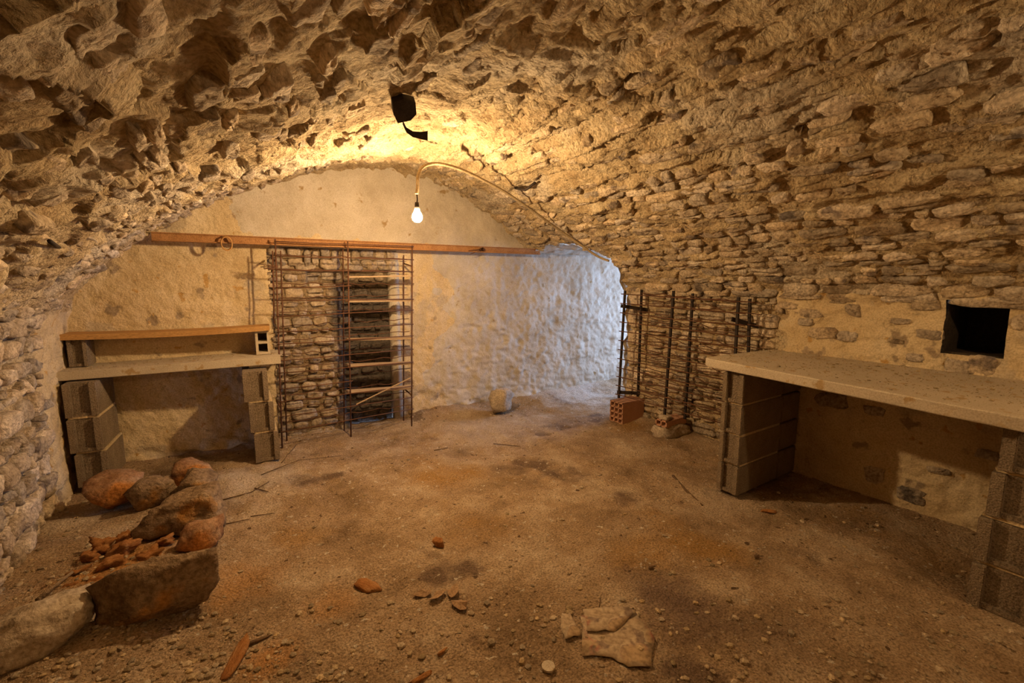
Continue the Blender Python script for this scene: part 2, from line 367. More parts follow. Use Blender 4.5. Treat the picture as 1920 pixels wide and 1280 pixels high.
# ---- back wall (runs on to the right behind the passage opening)
HX0, HX1, HZ1 = .40, 1.50, 1.68       # stone-filled doorway
def back_pos(x, z): return np.stack([x, np.full_like(x, YB), z], -1), np.broadcast_to(np.array([0, -1., 0]), x.shape+(3,))
def back_disp(x, z, P):
    lump = sm(1.7, 3.0, x)*(1-sm(1.5, 1.75, z)*.7)
    low = 1-sm(1.3, 1.7, z)
    q = plates(x+.03*fbm(P, 6, 2, k=2), z, .12, .075, 30)
    d = .010*fbm(P, 3.5, 4, k=21)+(.0035+.003*low)*fbm(P, 16, 3, k=22)
    d = d+lump*(.016*fbm(P*np.array([1, 1, 1.2]), 7.5, 3, k=25)+.012*np.clip(q[1], 0, .6))
    d = d-low*.022*np.clip(fbm(P*np.array([.7, 1, 1.5]), 9, 2, k=27)-.5, 0, 1)
    d = d-.03*(1-sm(0, .1, z-.02))*1.0*fbm(P, 8, 2, k=3)
    return d
def hearth_hole(C): return (C[:, 0] > HX0+.015*np.sin(C[:, 2]*23)) & (C[:, 0] < HX1) & (C[:, 2] < HZ1)
wb = grid_obj('wall_back', back_pos, back_disp, np.arange(XL-.1, 6.0, .0125), np.arange(-.1, 2.6, .0125), 'plaster', hole=hearth_hole, extra_mats=['lime_wall'], matfn=lambda C: (C[:, 0]+.25*fbm(C, 3, 3, k=77) > 1.95) | ((C[:, 2]+.06*fbm(C, 6, 2, k=7) > 1.74) & (C[:, 0]+.1*fbm(C, 8, 2, k=8) > .2)), flip=True)
# mortar bed behind the filling stones, with the deeper hearth recess
RX0, RX1, RZ1 = .98, 1.44, 1.47
def bed_y(x, z):
    r = sm(RX0-.03, RX0+.03, x)*sm(RZ1+.02, RZ1-.02, z)+sm(.68, .72, x)*(1-sm(RX0-.03, RX0+.03, x))*sm(RZ1+.02, RZ1-.02, z)*sm(1.33, 1.37, z)
    return YB+.02+.10*np.clip(r, 0, 1)*(1-sm(RX1, RX1+.03, x))
def bed_pos(x, z): return np.stack([x, bed_y(x, z), z], -1), np.broadcast_to(np.array([0, -1., 0]), x.shape+(3,))
bed = grid_obj('mortar_bed', bed_pos, lambda x, z, P: .012*fbm(P, 14, 3, k=4), np.arange(HX0-.03, HX1+.03, .0125), np.arange(-.1, HZ1+.04, .0125), 'hearth_mortar', parent=wb, flip=True)
del bed['kind']
# wall that closes the cellar behind the camera
def front_pos(x, z): return np.stack([x, np.full_like(x, Y0+.02), z], -1), np.broadcast_to(np.array([0, 1., 0]), x.shape+(3,))
grid_obj('wall_front', front_pos, lambda x, z, P: .03*fbm(P, 4, 3, k=5), np.arange(XL-.1, XR+.1, .06), np.arange(-.1, 2.6, .06), 'mortar')
# passage lining: jamb and soffit run off in +X
zz = np.linspace(-.1, 1.50, 100)
path = [(float(jamb_y(z)), z) for z in zz]+[(y, float(open_top(y))+.015*math.sin(y*31)) for y in np.linspace(3.125, YB+.05, 70)]
path = np.array(path)
def pass_pos(t, x):
    y = np.interp(t, np.arange(len(path)), path[:, 0]); z = np.interp(t, np.arange(len(path)), path[:, 1])
    lo = np.interp(z, PR[::-1][:, 1][: 120], PR[::-1][:, 0][:120])
    yy = y*1.
    X0 = np.where(z < 1.25, XR-.03, np.interp(z, [1.1, 1.2, 1.34, 1.52, 1.74, 1.92, 2.2], [3.5, 3.5, 3.45, 3.3, 3.05, 2.8, 2.35])-.05)
    X = X0+x*(6.0-X0)
    y = y-.55*sm(3.9, 5.2, X)*sm(3.9, 3.2, y)
    P = np.stack([X, y, z], -1)
    n = np.stack([np.zeros_like(X), np.where(t < 100, 1., .2), np.where(t < 100, 0., -1.)], -1)
    return P, n
grid_obj('wall_passage', pass_pos, lambda t, x, P: .02*fbm(P, 7, 4, k=11), np.arange(0, len(path), 1.), np.linspace(0, 1, 120)**1.3, 'lime_wall')

# ---- floor
def floor_h(x, y):
    P = np.stack([x, y, np.zeros_like(x)], -1)
    d = .022*fbm(P, 1.6, 4, k=31)+.007*fbm(P, 9, 3, k=32)+.004*fbm(P, 30, 2, k=33)
    d = d+.07*sm(.25, -.7, x-0*y)*sm(1.2, 2.2, y)*sm(3.8, 3.4, y)*.6       # rubble banked against the left wall
    d = d+.05*np.exp(-((y-YB)/.16)**2)*sm(1.4, 1.7, x)+.04*np.exp(-((x-XR)/.15)**2)*sm(1.8, 2.2, y)*sm(3.2, 3.0, y)
    d = d+.03*np.exp(-(((x+.45)/.3)**2+((y-2.45)/.3)**2))*(1+.6*fbm(P, 9, 2, k=3))
    return d
def floor_pos(x, y): return np.stack([x, y, np.zeros_like(x)], -1), np.broadcast_to(np.array([0, 0, 1.]), x.shape+(3,))
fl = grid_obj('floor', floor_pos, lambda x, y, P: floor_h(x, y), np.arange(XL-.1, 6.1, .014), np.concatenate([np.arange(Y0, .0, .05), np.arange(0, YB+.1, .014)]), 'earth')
def fh(x, y): return float(floor_h(np.array([float(x)]), np.array([float(y)]))[0])

# ------------------------------------------------------------------ stones
NO = 18
TH = np.linspace(0, 2*math.pi, NO, endpoint=False)
SUPER = np.stack([np.sign(np.cos(TH))*np.abs(np.cos(TH))**.55, np.sign(np.sin(TH))*np.abs(np.sin(TH))**.55], 1)
RINGS = [(1., None), (.97, .45), (.86, .92), (.58, 1.), (.28, 1.)]
def make_stone(pos, quad, H, tu=0., tv=0., depth=.035, seed=0, base=0., crag=1.):
    rg = np.random.default_rng(seed); q = np.array(quad, float); c = q.mean(0)
    rj = 1+rg.uniform(-.13, .06, NO)
    uv = []; hh = []
    for r, h in RINGS:
        for i in range(NO):
            a, b = SUPER[i]*r*(rj[i] if r > .7 else 1)
            a = (a+1)/2; b = (b+1)/2
            p = q[0]*(1-a)*(1-b)+q[1]*a*(1-b)+q[2]*a*b+q[3]*(1-a)*b
            uv.append(p); hh.append((-depth if h is None else H*h)+(0 if h is None else tu*(2*a-1)+tv*(2*b-1)))
    uv.append(c); hh.append(H)
    uv = np.array(uv); hh = np.array(hh)+base; P, n = pos(uv[:, 0], uv[:, 1])
    # a few broken facets and a craggy face
    W = P+seed*.37; f1, e1 = plates(W[:, 1]+W[:, 0], W[:, 2]+W[:, 0]*.5, .055, .045, seed % 40)
    nz = (f1*.007+fbm(W, 22, 3, k=seed % 50)*.007)*crag; nz[:NO] = 0
    sh = np.stack([fbm(W, 18, 2, k=3), fbm(W, 18, 2, k=4), fbm(W, 18, 2, k=5)], 1)*.006*crag
    P = P+n*(hh+nz)[:, None]+sh
    F = []; nr = len(RINGS)
    for k in range(nr-1):
        for i in range(NO): F.append((k*NO+i, k*NO+(i+1) % NO, (k+1)*NO+(i+1) % NO, (k+1)*NO+i))
    for i in range(NO): F.append(((nr-1)*NO+i, (nr-1)*NO+(i+1) % NO, nr*NO))
    return P, F
def courses(u0, u1, v0, v1, hmin, hmax, lmin, lmax, seed, jit=.012, gap=.006, swap=False):
    """irregular courses: v is the course direction's height axis, u runs along the course; yields quads"""
    rg = random.Random(seed); v = v0; out = []
    while v < v1:
        h = rg.uniform(hmin, hmax); u = u0-rg.uniform(0, lmax)
        while u < u1:
            l = rg.uniform(lmin, lmax)*(.7+.6*(h-hmin)/(hmax-hmin+1e-6)); g = gap
            hs = h*rg.uniform(.78, 1.08); o = rg.uniform(-.006, .006)
            q = [(u+g, v+g+o), (u+l-g, v+g+o), (u+l-g, v+hs-g+o), (u+g, v+hs-g+o)]
            q = [(a+rg.uniform(-jit, jit), b+rg.uniform(-jit, jit)*.7) for a, b in q]
            if h > .085 and rg.random() < .18:       # two thin stones in place of one
                mid = .5; q1 = [q[0], q[1], ((q[1][0]+q[2][0])/2, (q[1][1]+q[2][1])/2-.004), ((q[0][0]+q[3][0])/2, (q[0][1]+q[3][1])/2-.004)]
                q2 = [((q[0][0]+q[3][0])/2, (q[0][1]+q[3][1])/2+.004), ((q[1][0]+q[2][0])/2, (q[1][1]+q[2][1])/2+.004), q[2], q[3]]
                out += [q1, q2]
            else: out.append(q)
            u += l
        v += h
    return out
def emit_stones(lst, parent, m, name='stone', limit=290):
    """lst of (P, F, rnd): the ones that show largest become parts, the rest one 'stuff' part"""
    sc = []
    for P, F, r in lst:
        u, v = proj(P)
        if np.isnan(u).any(): sc.append(0); continue
        inn = (u.max() > -260) and (u.min() < 2180) and (v.max() > -260) and (v.min() < 1540)
        vis = max(0, min(u.max(), 1920)-max(u.min(), 0))*max(0, min(v.max(), 1280)-max(v.min(), 0))
        sc.append(vis if vis > 0 else (1e-3 if inn else 0))
    order = np.argsort(-np.array(sc)); first = [i for i in order if sc[i] > .01][:limit]; fs = set(first)
    for i in first: link(name, lst[i][0], lst[i][1], m, parent, True, lst[i][2])
    rest = [i for i in order if i not in fs and sc[i] > 0]
    if rest:
        V = []; F = []; R = []; n = 0
        for i in rest:
            V.append(lst[i][0]); F += [tuple(a+n for a in f) for f in lst[i][1]]; R += [lst[i][2]]*len(lst[i][0]); n += len(lst[i][0])
        o = link('small_stones', np.concatenate(V), F, m, parent, True, np.array(R)); o['kind'] = 'stuff'
    return len(first), len(rest)

def sp(s, y): return shell_in(np.asarray(s, float), np.asarray(y, float))
def flip_uv(q): return [(b, a) for a, b in q]
def center(pos, q): c = np.mean(q, 0); P, n = pos(np.array([c[0]]), np.array([c[1]])); return P[0]
# ceiling stones, courses run along Y; course axis is s
cst = []; k = 0
for q in courses(-.2, YB, S_LW+.02, S_RW+.0, .058, .118, .09, .27, 11):
    q = [(b, a) for a, b in q]; c = center(sp, q); k += 1
    if open_mask(c, .03) or c[1] > YB-.02: continue
    s = np.mean(q, 0)[0]; right = s > S_TOP
    ds = abs(s-S_TOP)
    keep = .90 if ds > 1.55 else (.62 if ds > 1.0 else (.32 if ds > .45 else .18))
    if not right: keep *= .62
    if random.random() > keep: continue
    H = random.uniform(.006, .028)*(1 if right else .8)
    P, F = make_stone(sp, q, H, tu=random.uniform(-.012, .012), tv=random.uniform(-.006, .006), seed=k, base=float(ceil_disp(np.array([s]), np.array([c[1]]), c[None])[0])*.5)
    cst.append((P, F, random.random()))
print('ceiling stones', len(cst), emit_stones(cst, ceil, 'stone'))
# right wall
rst = []
def rp(y, s): return shell_in(np.asarray(s, float), np.asarray(y, float))
s_at = lambda z: ST-.0-(z+.12)
for q in courses(-.1, 3.19, s_at(1.29), ST-.08, .055, .125, .08, .21, 21, jit=.016):
    c = center(rp, q); k += 1
    if open_mask(c, .05) or plaster_zone_right(c[None])[0] > .4 or (c[1] > 2.94 and c[2] < 1.25): continue
    P, F = make_stone(rp, q, random.uniform(.010, .030), tu=random.uniform(-.008, .008), tv=random.uniform(-.006, .006), seed=k, base=-.008)
    rst.append((P, F, random.random()))
# band of longer stones just under the springing
for q in courses(-.1, 3.24, S_RW, s_at(1.29), .055, .085, .14, .32, 22):
    c = center(rp, q); k += 1
    if open_mask(c, .03): continue
    P, F = make_stone(rp, q, random.uniform(.014, .032), tu=random.uniform(-.008, .008), seed=k, base=-.004)
    rst.append((P, F, random.random()))
# dressed quoins at the corner of the opening
z = -.02; i = 0
while z < 1.25:
    h = random.uniform(.15, .24); w_ = .17 if i % 2 else .24
    q = [(3.2-w_, s_at(z+h)), (3.2, s_at(z+h)+.003), (3.2, s_at(z)-.006), (3.2-w_, s_at(z)-.003)]
    P, F = make_stone(rp, q, .026, seed=900+i, base=-.004); rst.append((P, F, .75+.2*random.random())); z += h+.008; i += 1
# stones that look out of the plaster
for (u, v, a, b) in [(1600, 578, 34, 28), (1525, 585, 46, 22), (1510, 603, 26, 20), (1545, 625, 55, 26), (1590, 630, 40, 22), (1715, 670, 36, 22), (1480, 570, 40, 18), (1740, 565, 60, 28), (1745, 625, 50, 26), (1690, 600, 34, 16), (1680, 640, 28, 14), (1575, 558, 30, 14), (1795, 690, 44, 42), (1840, 685, 60, 44), (1912, 600, 24, 40), (1800, 718, 50, 24), (1560, 750, 60, 40), (1710, 930, 60, 50), (1760, 880, 50, 26), (1640, 890, 34, 44), (1640, 770, 40, 26), (1850, 850, 44, 30)]:
    p0 = on_x(u-a/2, v-b/2, XR); p1 = on_x(u+a/2, v+b/2, XR); k += 1
    ya, yb = sorted((p0.y, p1.y)); za, zb = sorted((p0.z, p1.z))
    q = [(ya, s_at(zb)), (yb, s_at(zb)), (yb, s_at(za)), (ya, s_at(za))]
    q = [(x+random.uniform(-.012, .012), y+random.uniform(-.01, .01)) for x, y in q]
    P, F = make_stone(rp, q, random.uniform(.014, .022), seed=k, base=.006); rst.append((P, F, random.random()*.6))
print('right stones', len(rst), emit_stones(rst, wr, 'stone'))
# left wall
lst_ = []
def lp(y, s): return shell_in(np.asarray(s, float), np.asarray(y, float))
for q in courses(2.2, 4.2, .06, S_LW, .085, .15, .09, .19, 31, jit=.02):
    c = center(lp, q); k += 1
    if plaster_zone_left(c[None])[0] > .45: continue
    P, F = make_stone(lp, q, random.uniform(.018, .042), tu=random.uniform(-.008, .008), tv=random.uniform(-.008, .008), seed=k, base=-.008)
    lst_.append((P, F, random.random()))
print('left stones', len(lst_), emit_stones(lst_, wl, 'stone'))
# filled doorway / hearth in back wall
bst = []
for q in courses(HX0, HX1, -.03, HZ1-.17, .06, .115, .09, .20, 41, jit=.014):
    q = [(min(max(a, HX0-.02), HX1-.0), b) for a, b in q]
    if abs(q[1][0]-q[0][0]) < .04: continue
    c = np.mean(q, 0); k += 1
    inr = (bed_y(np.array([c[0]]), np.array([c[1]]))[0] > YB+.1)
    cpos = (lambda yy: (lambda x, z: (np.stack([x, np.full_like(x, yy), z], -1), np.broadcast_to(np.array([0, -1., 0]), x.shape+(3,)))))(float(bed_y(c[:1], c[1:])[0]))
    if c[0] > RX1-.02: continue
    P, F = make_stone(cpos, q, random.uniform(.018, .04), tu=random.uniform(-.008, .008), seed=k)
    bst.append((P, F[:], random.random()))
x = HX0
while x < HX1-.02:      # upright lintel stones of the flat arch
    w_ = random.uniform(.05, .14); hh_ = random.uniform(.14, .17)
    for z0_, z1_ in ([(1.51, 1.51+hh_)] if w_ < .09 else [(1.51, 1.585), (1.595, 1.67)]):
        q = [(x, z0_), (min(x+w_, HX1)-.008, z0_), (min(x+w_, HX1)-.008+random.uniform(-.01, .01), z1_), (x+random.uniform(-.01, .01), z1_)]
        P, F = make_stone(lambda x_, z_: (np.stack([x_, np.full_like(x_, YB+.01), z_], -1), np.broadcast_to(np.array([0, -1., 0]), x_.shape+(3,))), q, random.uniform(.02, .035), seed=k); k += 1
        bst.append((P, F, random.random()))
    x += w_
print('back stones', len(bst), emit_stones(bst, wb, 'hearth_stone'))
# plaster reveal at the right side of the recess
MB().box(((RX1+HX1)/2+.01, YB+.09, .8), (HX1-RX1+.02, .2, 1.72), bev=.008).build('reveal', 'lime_wall', wb, True)
# niche box in the right wall
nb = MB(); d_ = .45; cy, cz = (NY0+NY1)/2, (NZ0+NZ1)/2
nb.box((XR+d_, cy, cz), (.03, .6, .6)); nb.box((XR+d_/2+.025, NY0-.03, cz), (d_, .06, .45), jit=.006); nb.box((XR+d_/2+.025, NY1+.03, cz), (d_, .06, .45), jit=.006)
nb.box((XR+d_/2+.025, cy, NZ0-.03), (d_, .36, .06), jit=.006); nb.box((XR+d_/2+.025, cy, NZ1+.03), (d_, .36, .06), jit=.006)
nb.build('niche', 'niche_shade_stone', wr)

# ------------------------------------------------------------------ tie beam and things hung on it
YBM = 4.15
pa, pb = on_y(284, 443, YBM), on_y(1012, 472, YBM)
def ibeam(a, b, h, wd, t):
    m = MB(); d = (b-a); L_ = d.length; R = d.to_track_quat('X', 'Z').to_matrix(); c = (a+b)/2
    m.box(c+R @ Vector((0, 0, h/2)), (L_, wd, t), R, bev=.002); m.box(c-R @ Vector((0, 0, h/2)), (L_, wd, t), R, bev=.002); m.box(c, (L_, t, h), R)
    return m
bm_ = ibeam(pa, pb, .055, .05, .007).build('tie_beam', 'rust_beam'); tag(bm_, 'rusty orange iron beam spanning the end of the vault above the left rack', 'beam')
c = on_y(425, 457, YBM-.05)
m = MB()
for j in range(3): m.tube([c+Vector((.035*math.cos(t), -.004+j*.009, .05*math.sin(t)+(.003*j))) for t in np.linspace(0, 2*math.pi, 24)], .0042, 6, cap=False)
tag(m.build('rope_coil', 'pine', smooth=True), 'small pale coil of rope hanging on the rusty beam above the left bench', 'rope')
c = on_y(905, 467, YBM-.05)
m = MB(); m.tube([c, c+Vector((.01, .10, -.0))], .017, 12, cap=False); m.tube([c+Vector((.0, .0, 0)), c+Vector((.01, .10, 0))], .012, 12, cap=False)
m.tube([c+Vector((0, .03, 0)), c+Vector((-.14, .05, -.02))], .006, 6); m.tube([c+Vector((0, .03, -.01)), c+Vector((-.12, .05, -.05))], .004, 6)
tag(m.build('pipe_stub', 'rust', smooth=True), 'short rusty pipe stub with wires on the beam near the passage', 'pipe')

# ------------------------------------------------------------------ rebar racks
def wavy(a, b, amp, seed, n=26):
    rg = random.Random(seed); ph = rg.uniform(0, 6); f = rg.uniform(9, 14); out = []
    for i in range(n+1):
        t = i/n; p = a.lerp(b, t); e = min(1, t*6, (1-t)*6)
        out.append(p+Vector((0, 0, amp*e*(math.sin(ph+f*t*2.2)+.5*math.sin(ph*2+f*4*t))/1.5)))
    return out
# left rack
YF, YR = 4.07, 4.235
def at_post(u0, v0, u1, v1, Y):
    a = on_y(u0, v0, Y); b = on_y(u1, v1, Y); return a, b
rk = empty('rebar_rack', (.94, YF, 0)); tag(rk, 'tall rusty rebar rack standing in front of the sooty hearth stones', 'rack')
OFF = Vector((.94, YF, 0))
def part(mb, name, mt, root, off, smooth=True): return mb.build(name, mt, root, smooth, off=off)
fx = [(on_y(519, 450, YF), None), (on_y(652, 455, YF), None), (on_y(773, 462, YF), None)]
posts_f = [(on_y(516, 448, YF), Vector((on_y(529, 838, YF).x, YF, 0))), (on_y(652, 452, YF), Vector((on_y(658, 816, YF).x, YF, 0))), (on_y(773, 460, YF), Vector((on_y(772, 800, YF).x, YF, 0)))]
for a, b in posts_f:
    b.z = fh(b.x, b.y)-.01; part(MB().tube([a, a.lerp(b, .5), b], .0065, 8), 'post', 'rust', rk, OFF)
a = on_y(511, 470, YF-.0); b = on_y(514, 606, YF); part(MB().tube([a, b], .0055, 8), 'post', 'rust', rk, OFF)
posts_r = [(on_y(526, 470, YR), on_y(536, 800, YR)), (on_y(643, 466, YR), on_y(645, 800, YR)), (on_y(757, 478, YR), on_y(757, 792, YR))]
for a, b in posts_r:
    b.z = fh(b.x, b.y)-.01; part(MB().tube([a, b], .006, 8), 'post', 'rust', rk, OFF)
fp = lambda i, z: posts_f[i][1].lerp(posts_f[i][0], (z-posts_f[i][1].z)/(posts_f[i][0].z-posts_f[i][1].z))
nrod = 14; zr = [1.70-i*.1185 for i in range(nrod)]
for i, z in enumerate(zr):
    e0 = .012*random.uniform(-1, 1); e1 = .012*random.uniform(-1, 1)
    a = fp(0, z+e0-.0)+Vector((-.01, -.009, 0)); c_ = fp(1, z+(e0+e1)/2)+Vector((0, -.009, 0)); b = fp(2, z+e1+.0)+Vector((.012, -.009, 0))
    if i in (3, 10): b = c_+Vector((.02, 0, 0))
    part(MB().tube([a, a.lerp(c_, .5)+Vector((0, 0, -.004)), c_, b] if b != c_ else [a, c_], .0045, 6), 'rod', 'rust', rk, OFF)
    ra = Vector((posts_r[0][0].x-.04, YR-.008, z+.02)); rb = Vector((posts_r[2][0].x+.03, YR-.008, z+.02+random.uniform(-.02, .02)))
    part(MB().tube(wavy(ra, rb, .010, i, 30), .0035, 5), 'rod', 'rust', rk, OFF)
for i, (z, px) in enumerate([(1.54, 0), (.35, 0), (.30, 2), (1.52, 2)]):
    q = fp(px, z); part(MB().tube([q, Vector((q.x-.01, YR+.02, z+.03))], .007, 6), 'bracket', 'rust', rk, OFF)
# tie-wire tangle at the upper bracket
m = MB(); c = on_y(500, 501, YF)
for j in range(7): m.tube([c+Vector((random.uniform(-.06, .03), random.uniform(-.02, .02), random.uniform(-.03, .03))), c+Vector((random.uniform(-.02, .06), random.uniform(-.02, .02), random.uniform(-.02, .02))), c+Vector((.08, 0, random.uniform(-.02, .02)))], .003, 5)
part(m, 'tie_wire', 'rust', rk, OFF)
# laths lying on the rods, right half
names = ['topmost', 'second from the top', 'middle', 'second from the bottom', 'lowest']
for j, (vl, vr) in enumerate([(520, 518), (566, 564), (638, 635), (687, 682), (737, 728)]):
    a = on_y(655, vl, YF+.02); b = on_y(774, vr, YF+.02); c = (a+b)/2+Vector((0, .045, .004)); d = b-a
    R = d.to_track_quat('X', 'Z').to_matrix()
    o = MB().box((0, 0, 0), (d.length+.02, .125, .014), R, bev=.002).build('wood_lath', 'lath'); o.location = c
    tag(o, 'pale wooden lath lying across the left rack, %s of five' % names[j], 'lath', 'laths on the left rack')
a = on_y(668, 758, YF-.04); b = on_y(770, 708, YF-.03)
o = MB().tube([Vector((0, 0, 0)), b-a], .006, 6).build('slanting_stick', 'lath'); o.location = a; tag(o, 'thin stick leaning diagonally across the lower rods of the left rack', 'stick')
# right rack
XF, XB_ = 3.27, 3.41
def xp(u0, v0, u1, v1, X): return on_x(u0, v0, X), on_x(u1, v1, X)
rk2 = empty('rebar_rack', (XF, 2.9, .2)); tag(rk2, 'low rusty rebar rack leaning on bricks against the right rubble wall', 'rack'); OFF = Vector((XF, 2.9, .2))
PF = [xp(1172, 545, 1160, 746, XF), xp(1263, 545, 1246, 778, XF), xp(1385, 557, 1370, 810, XF)]
PB = [xp(1203, 543, 1196, 743, XB_), xp(1299, 550, 1284, 785, XB_), xp(1406, 560, 1399, 800, XB_)]
for a, b in PF+PB: part(MB().box((a+b)/2, (.018, .018, (a-b).length), (a-b).to_track_quat('Z', 'Y').to_matrix()), 'post', 'black_iron', rk2, OFF, False)
for i in range(12):
    t = .03+i*.085
    a, b = PF[0][0].lerp(PF[0][1], t), PF[2][0].lerp(PF[2][1], t*.98); ext = (b-a)*.03
    e = Vector((.012, 0, 0)); part(MB().tube([a-ext-e, a.lerp(b, .5)-e+Vector((0, 0, random.uniform(-.01, .01))), b+ext*2-e], .005, 5), 'rod', 'rust', rk2, OFF)
    a, b = PB[0][0].lerp(PB[0][1], t), PB[2][0].lerp(PB[2][1], t)
    part(MB().tube(wavy(a-e, b-e+Vector((0, -.1, 0)), .011, 60+i, 34), .004, 5), 'rod', 'rust', rk2, OFF)
    if i % 2: part(MB().tube(wavy(a+e*2+Vector((0, 0, .03)), b+e*2+Vector((0, .03, .03)), .013, 90+i, 34), .0035, 5), 'rod', 'rust', rk2, OFF)
for (u0, v0, X0_, u1, v1, X1_) in [(1164, 573, XF, 1215, 581, XR), (1157, 735, XF, 1200, 737, XB_), (1372, 598, XF, 1422, 612, XR)]:
    a = on_x(u0, v0, X0_); b = on_x(u1, v1, X1_); d = b-a
    part(MB().box((a+b)/2, (d.length, .008, .034), d.to_track_quat('X', 'Z').to_matrix()), 'bracket', 'black_iron', rk2, OFF, False)

# ------------------------------------------------------------------ bricks under the right rack
def hollow_face(L_, W_, H_, nx, nz, web, depth):
    """hollow block lying along +X; openings on the -X face; origin at bottom centre"""
    m = MB(); hw = (W_-web*(nx+1))/nx; hz = (H_-web*(nz+1))/nz
    m.box((depth+(L_-depth)/2, 0, H_/2), (L_-depth, W_, H_))
    for i in range(nx+1): m.box((depth/2, -W_/2+web/2+i*(hw+web), H_/2), (depth, web, H_))
    for j in range(nz+1): m.box((depth/2, 0, web/2+j*(hz+web)), (depth, W_-.0004, web))
    return m
def placed(mb, name, mt, loc, rz=0, smooth=False):
    o = mb.build(name, mt, None, smooth); o.location = loc; o.rotation_euler = (0, 0, rz); return o
o = placed(hollow_face(.30, .17, .215, 3, 4, .012, .10), 'hollow_brick', 'terracotta', (3.19, 3.03, fh(3.2, 3.03)-.01)); tag(o, 'red hollow brick with rows of square holes under the rack foot at the passage', 'brick')
P, F = rock_mesh((.36, .22, .15), 71, 3); o = link('mortar_lump', P, F, 'pale_rock'); o.location = (3.33, 2.50, fh(3.3, 2.5)+.045); tag(o, 'pale lump of mortar carrying the small two-hole brick', 'stone')
o = placed(hollow_face(.27, .12, .06, 2, 1, .012, .08), 'hollow_brick', 'terracotta', (3.19, 2.50, fh(3.2, 2.5)+.10)); tag(o, 'small two-hole brick on a mortar lump under the middle of the right rack', 'brick')
P, F = rock_mesh((.14, .10, .045), 72, 3); o = link('mortar_crust', P, F, 'pale_rock'); o.location = (3.27, 2.50, fh(3.2, 2.5)+.175); tag(o, 'crumbly crust of mortar stuck on the small two-hole brick', 'stone')

# ------------------------------------------------------------------ benches
def cblock(L_, W_, H_, seed=0):
    """concrete block: length along +Y, grooved end at -Y, origin at bottom front centre"""
    random.seed(seed); m = MB(); g = .03; fl_ = W_*.22
    m.box((0, g+(L_-g)/2, H_/2), (W_, L_-g, H_), bev=.004)
    for s_ in (-1, 1): m.box((s_*(W_-fl_)/2, g/2+.002, H_/2), (fl_, g+.004, H_-.002), bev=.003)
    m.box((0, g/2+.008, .012), (W_*.6, g-.008, .024), bev=.003)
    return m
def pier(name, base, rz, n, L_, W_, H_, label, offs, z0, joint=.012, tail=0):
    root = empty(name, (base[0], base[1], z0), rz); tag(root, label, 'block pier')
    for i in range(n):
        o = cblock(L_, W_, H_-joint, seed=i).build('concrete_block', 'concrete_block', root); o.location = (offs[i][0], offs[i][1], i*H_); o.rotation_euler = (0, 0, offs[i][2])
        if tail:
            o = MB().box((0, L_+.005+tail/2, (H_-joint)/2), (W_, tail, H_-joint), bev=.004).build('concrete_block', 'concrete_block', root); o.location = (offs[i][0], offs[i][1], i*H_)
        if i < n-1:
            j = MB().box((0, L_/2+.01, H_-joint/2), (W_*.93, L_*.93, joint+.002), jit=.003).build('mortar_joint', 'plaster', root); j.location = (offs[i][0], offs[i][1], i*H_)
    return root
# left bench
pier('block_pier', (-.775, 3.92), -.08, 3, .40, .165, .236, 'left pier of three leaning concrete blocks against the plaster corner', [(.012, 0, 0), (-.004, 0, .0), (-.008, .01, 0)], .035)
pier('block_pier', (.215, 3.79), -.05, 3, .42, .165, .236, 'right pier of three concrete blocks beside the tall rack', [(.035, .0, .0), (.015, .01, 0), (-.01, .02, 0)], .02)
P0 = on_z(97, 699, .80); P1 = on_z(526, 668, .80)
ang = math.atan2(P1.y-P0.y, P1.x-P0.x); Ls = (P1-P0).length
o = MB().box((Ls/2, .25, -.03), (Ls, .50, .058), bev=.004).build('bench_slab', 'concrete_slab'); o.location = (P0.x, P0.y, .80); o.rotation_euler = (0, -0.0, ang)
tag(o, 'long grey concrete slab lying on two block piers beside the tall rack', 'slab')
c_, s_ = math.cos(ang), math.sin(ang)
def onslab(a, b, z): return Vector((P0.x+c_*a-s_*b, P0.y+s_*a+c_*b, z))
o = MB().box((0, 0, 0), (.14, .05, .022), bev=.002).build('shim_board', 'concrete_slab'); o.location = onslab(Ls-.15, .05, .736); tag(o, 'flat shim wedged between right pier and left bench slab', 'shim'); o.rotation_euler = (0, 0, ang)
def small_block(w_, l_, h_):
    m = MB(); t = .018
    m.box((0, l_-t/2, h_/2), (w_, t, h_)); m.box((-w_/2+t/2, l_/2-t/2, h_/2), (t, l_-t, h_)); m.box((w_/2-t/2, l_/2-t/2, h_/2), (t, l_-t, h_))
    for z in (t/2, h_/2, h_-t/2): m.box((0, l_/2-t/2, z), (w_-2*t, l_-t, t))
    return m
o = small_block(.10, .24, .19).build('hollow_block', 'concrete_slab'); o.location = onslab(Ls-.115, .16, .803); o.rotation_euler = (0, 0, ang); tag(o, 'grey hollow block with two square holes at right end of bench', 'block')
o = cblock(.24, .10, .19).build('concrete_block', 'concrete_block'); o.location = onslab(.09, .16, .803); o.rotation_euler = (0, 0, ang); tag(o, 'small upright concrete block on left end of bench, under the board', 'block')
a = on_z(109, 621, 1.01); 
b1 = onslab(.02, .13, 1.015); b2 = onslab(Ls-.06, .13, 1.015)
m = MB(); n_ = 12
for i in range(n_):
    pass
V = []; Fa = []
for i in range(n_+1):
    t = i/n_; p = b1.lerp(b2, t); sag = -.012*math.sin(math.pi*t)
    for (dy, dz) in ((0, -.02), (0, .018), (.20, .018), (.20, -.02)): V.append(p+Vector((-s_*dy, c_*dy, dz+sag))-b1)
for i in range(n_):
    for k_ in range(4): Fa.append((i*4+k_, i*4+(k_+1) % 4, i*4+4+(k_+1) % 4, i*4+4+k_))
Fa += [(3, 2, 1, 0), tuple(n_*4+q for q in range(4))]
o = link('wooden_board', V, Fa, 'pine', smooth=False, loc=b1); tag(o, 'orange pine board on two small blocks above the left bench slab', 'board')

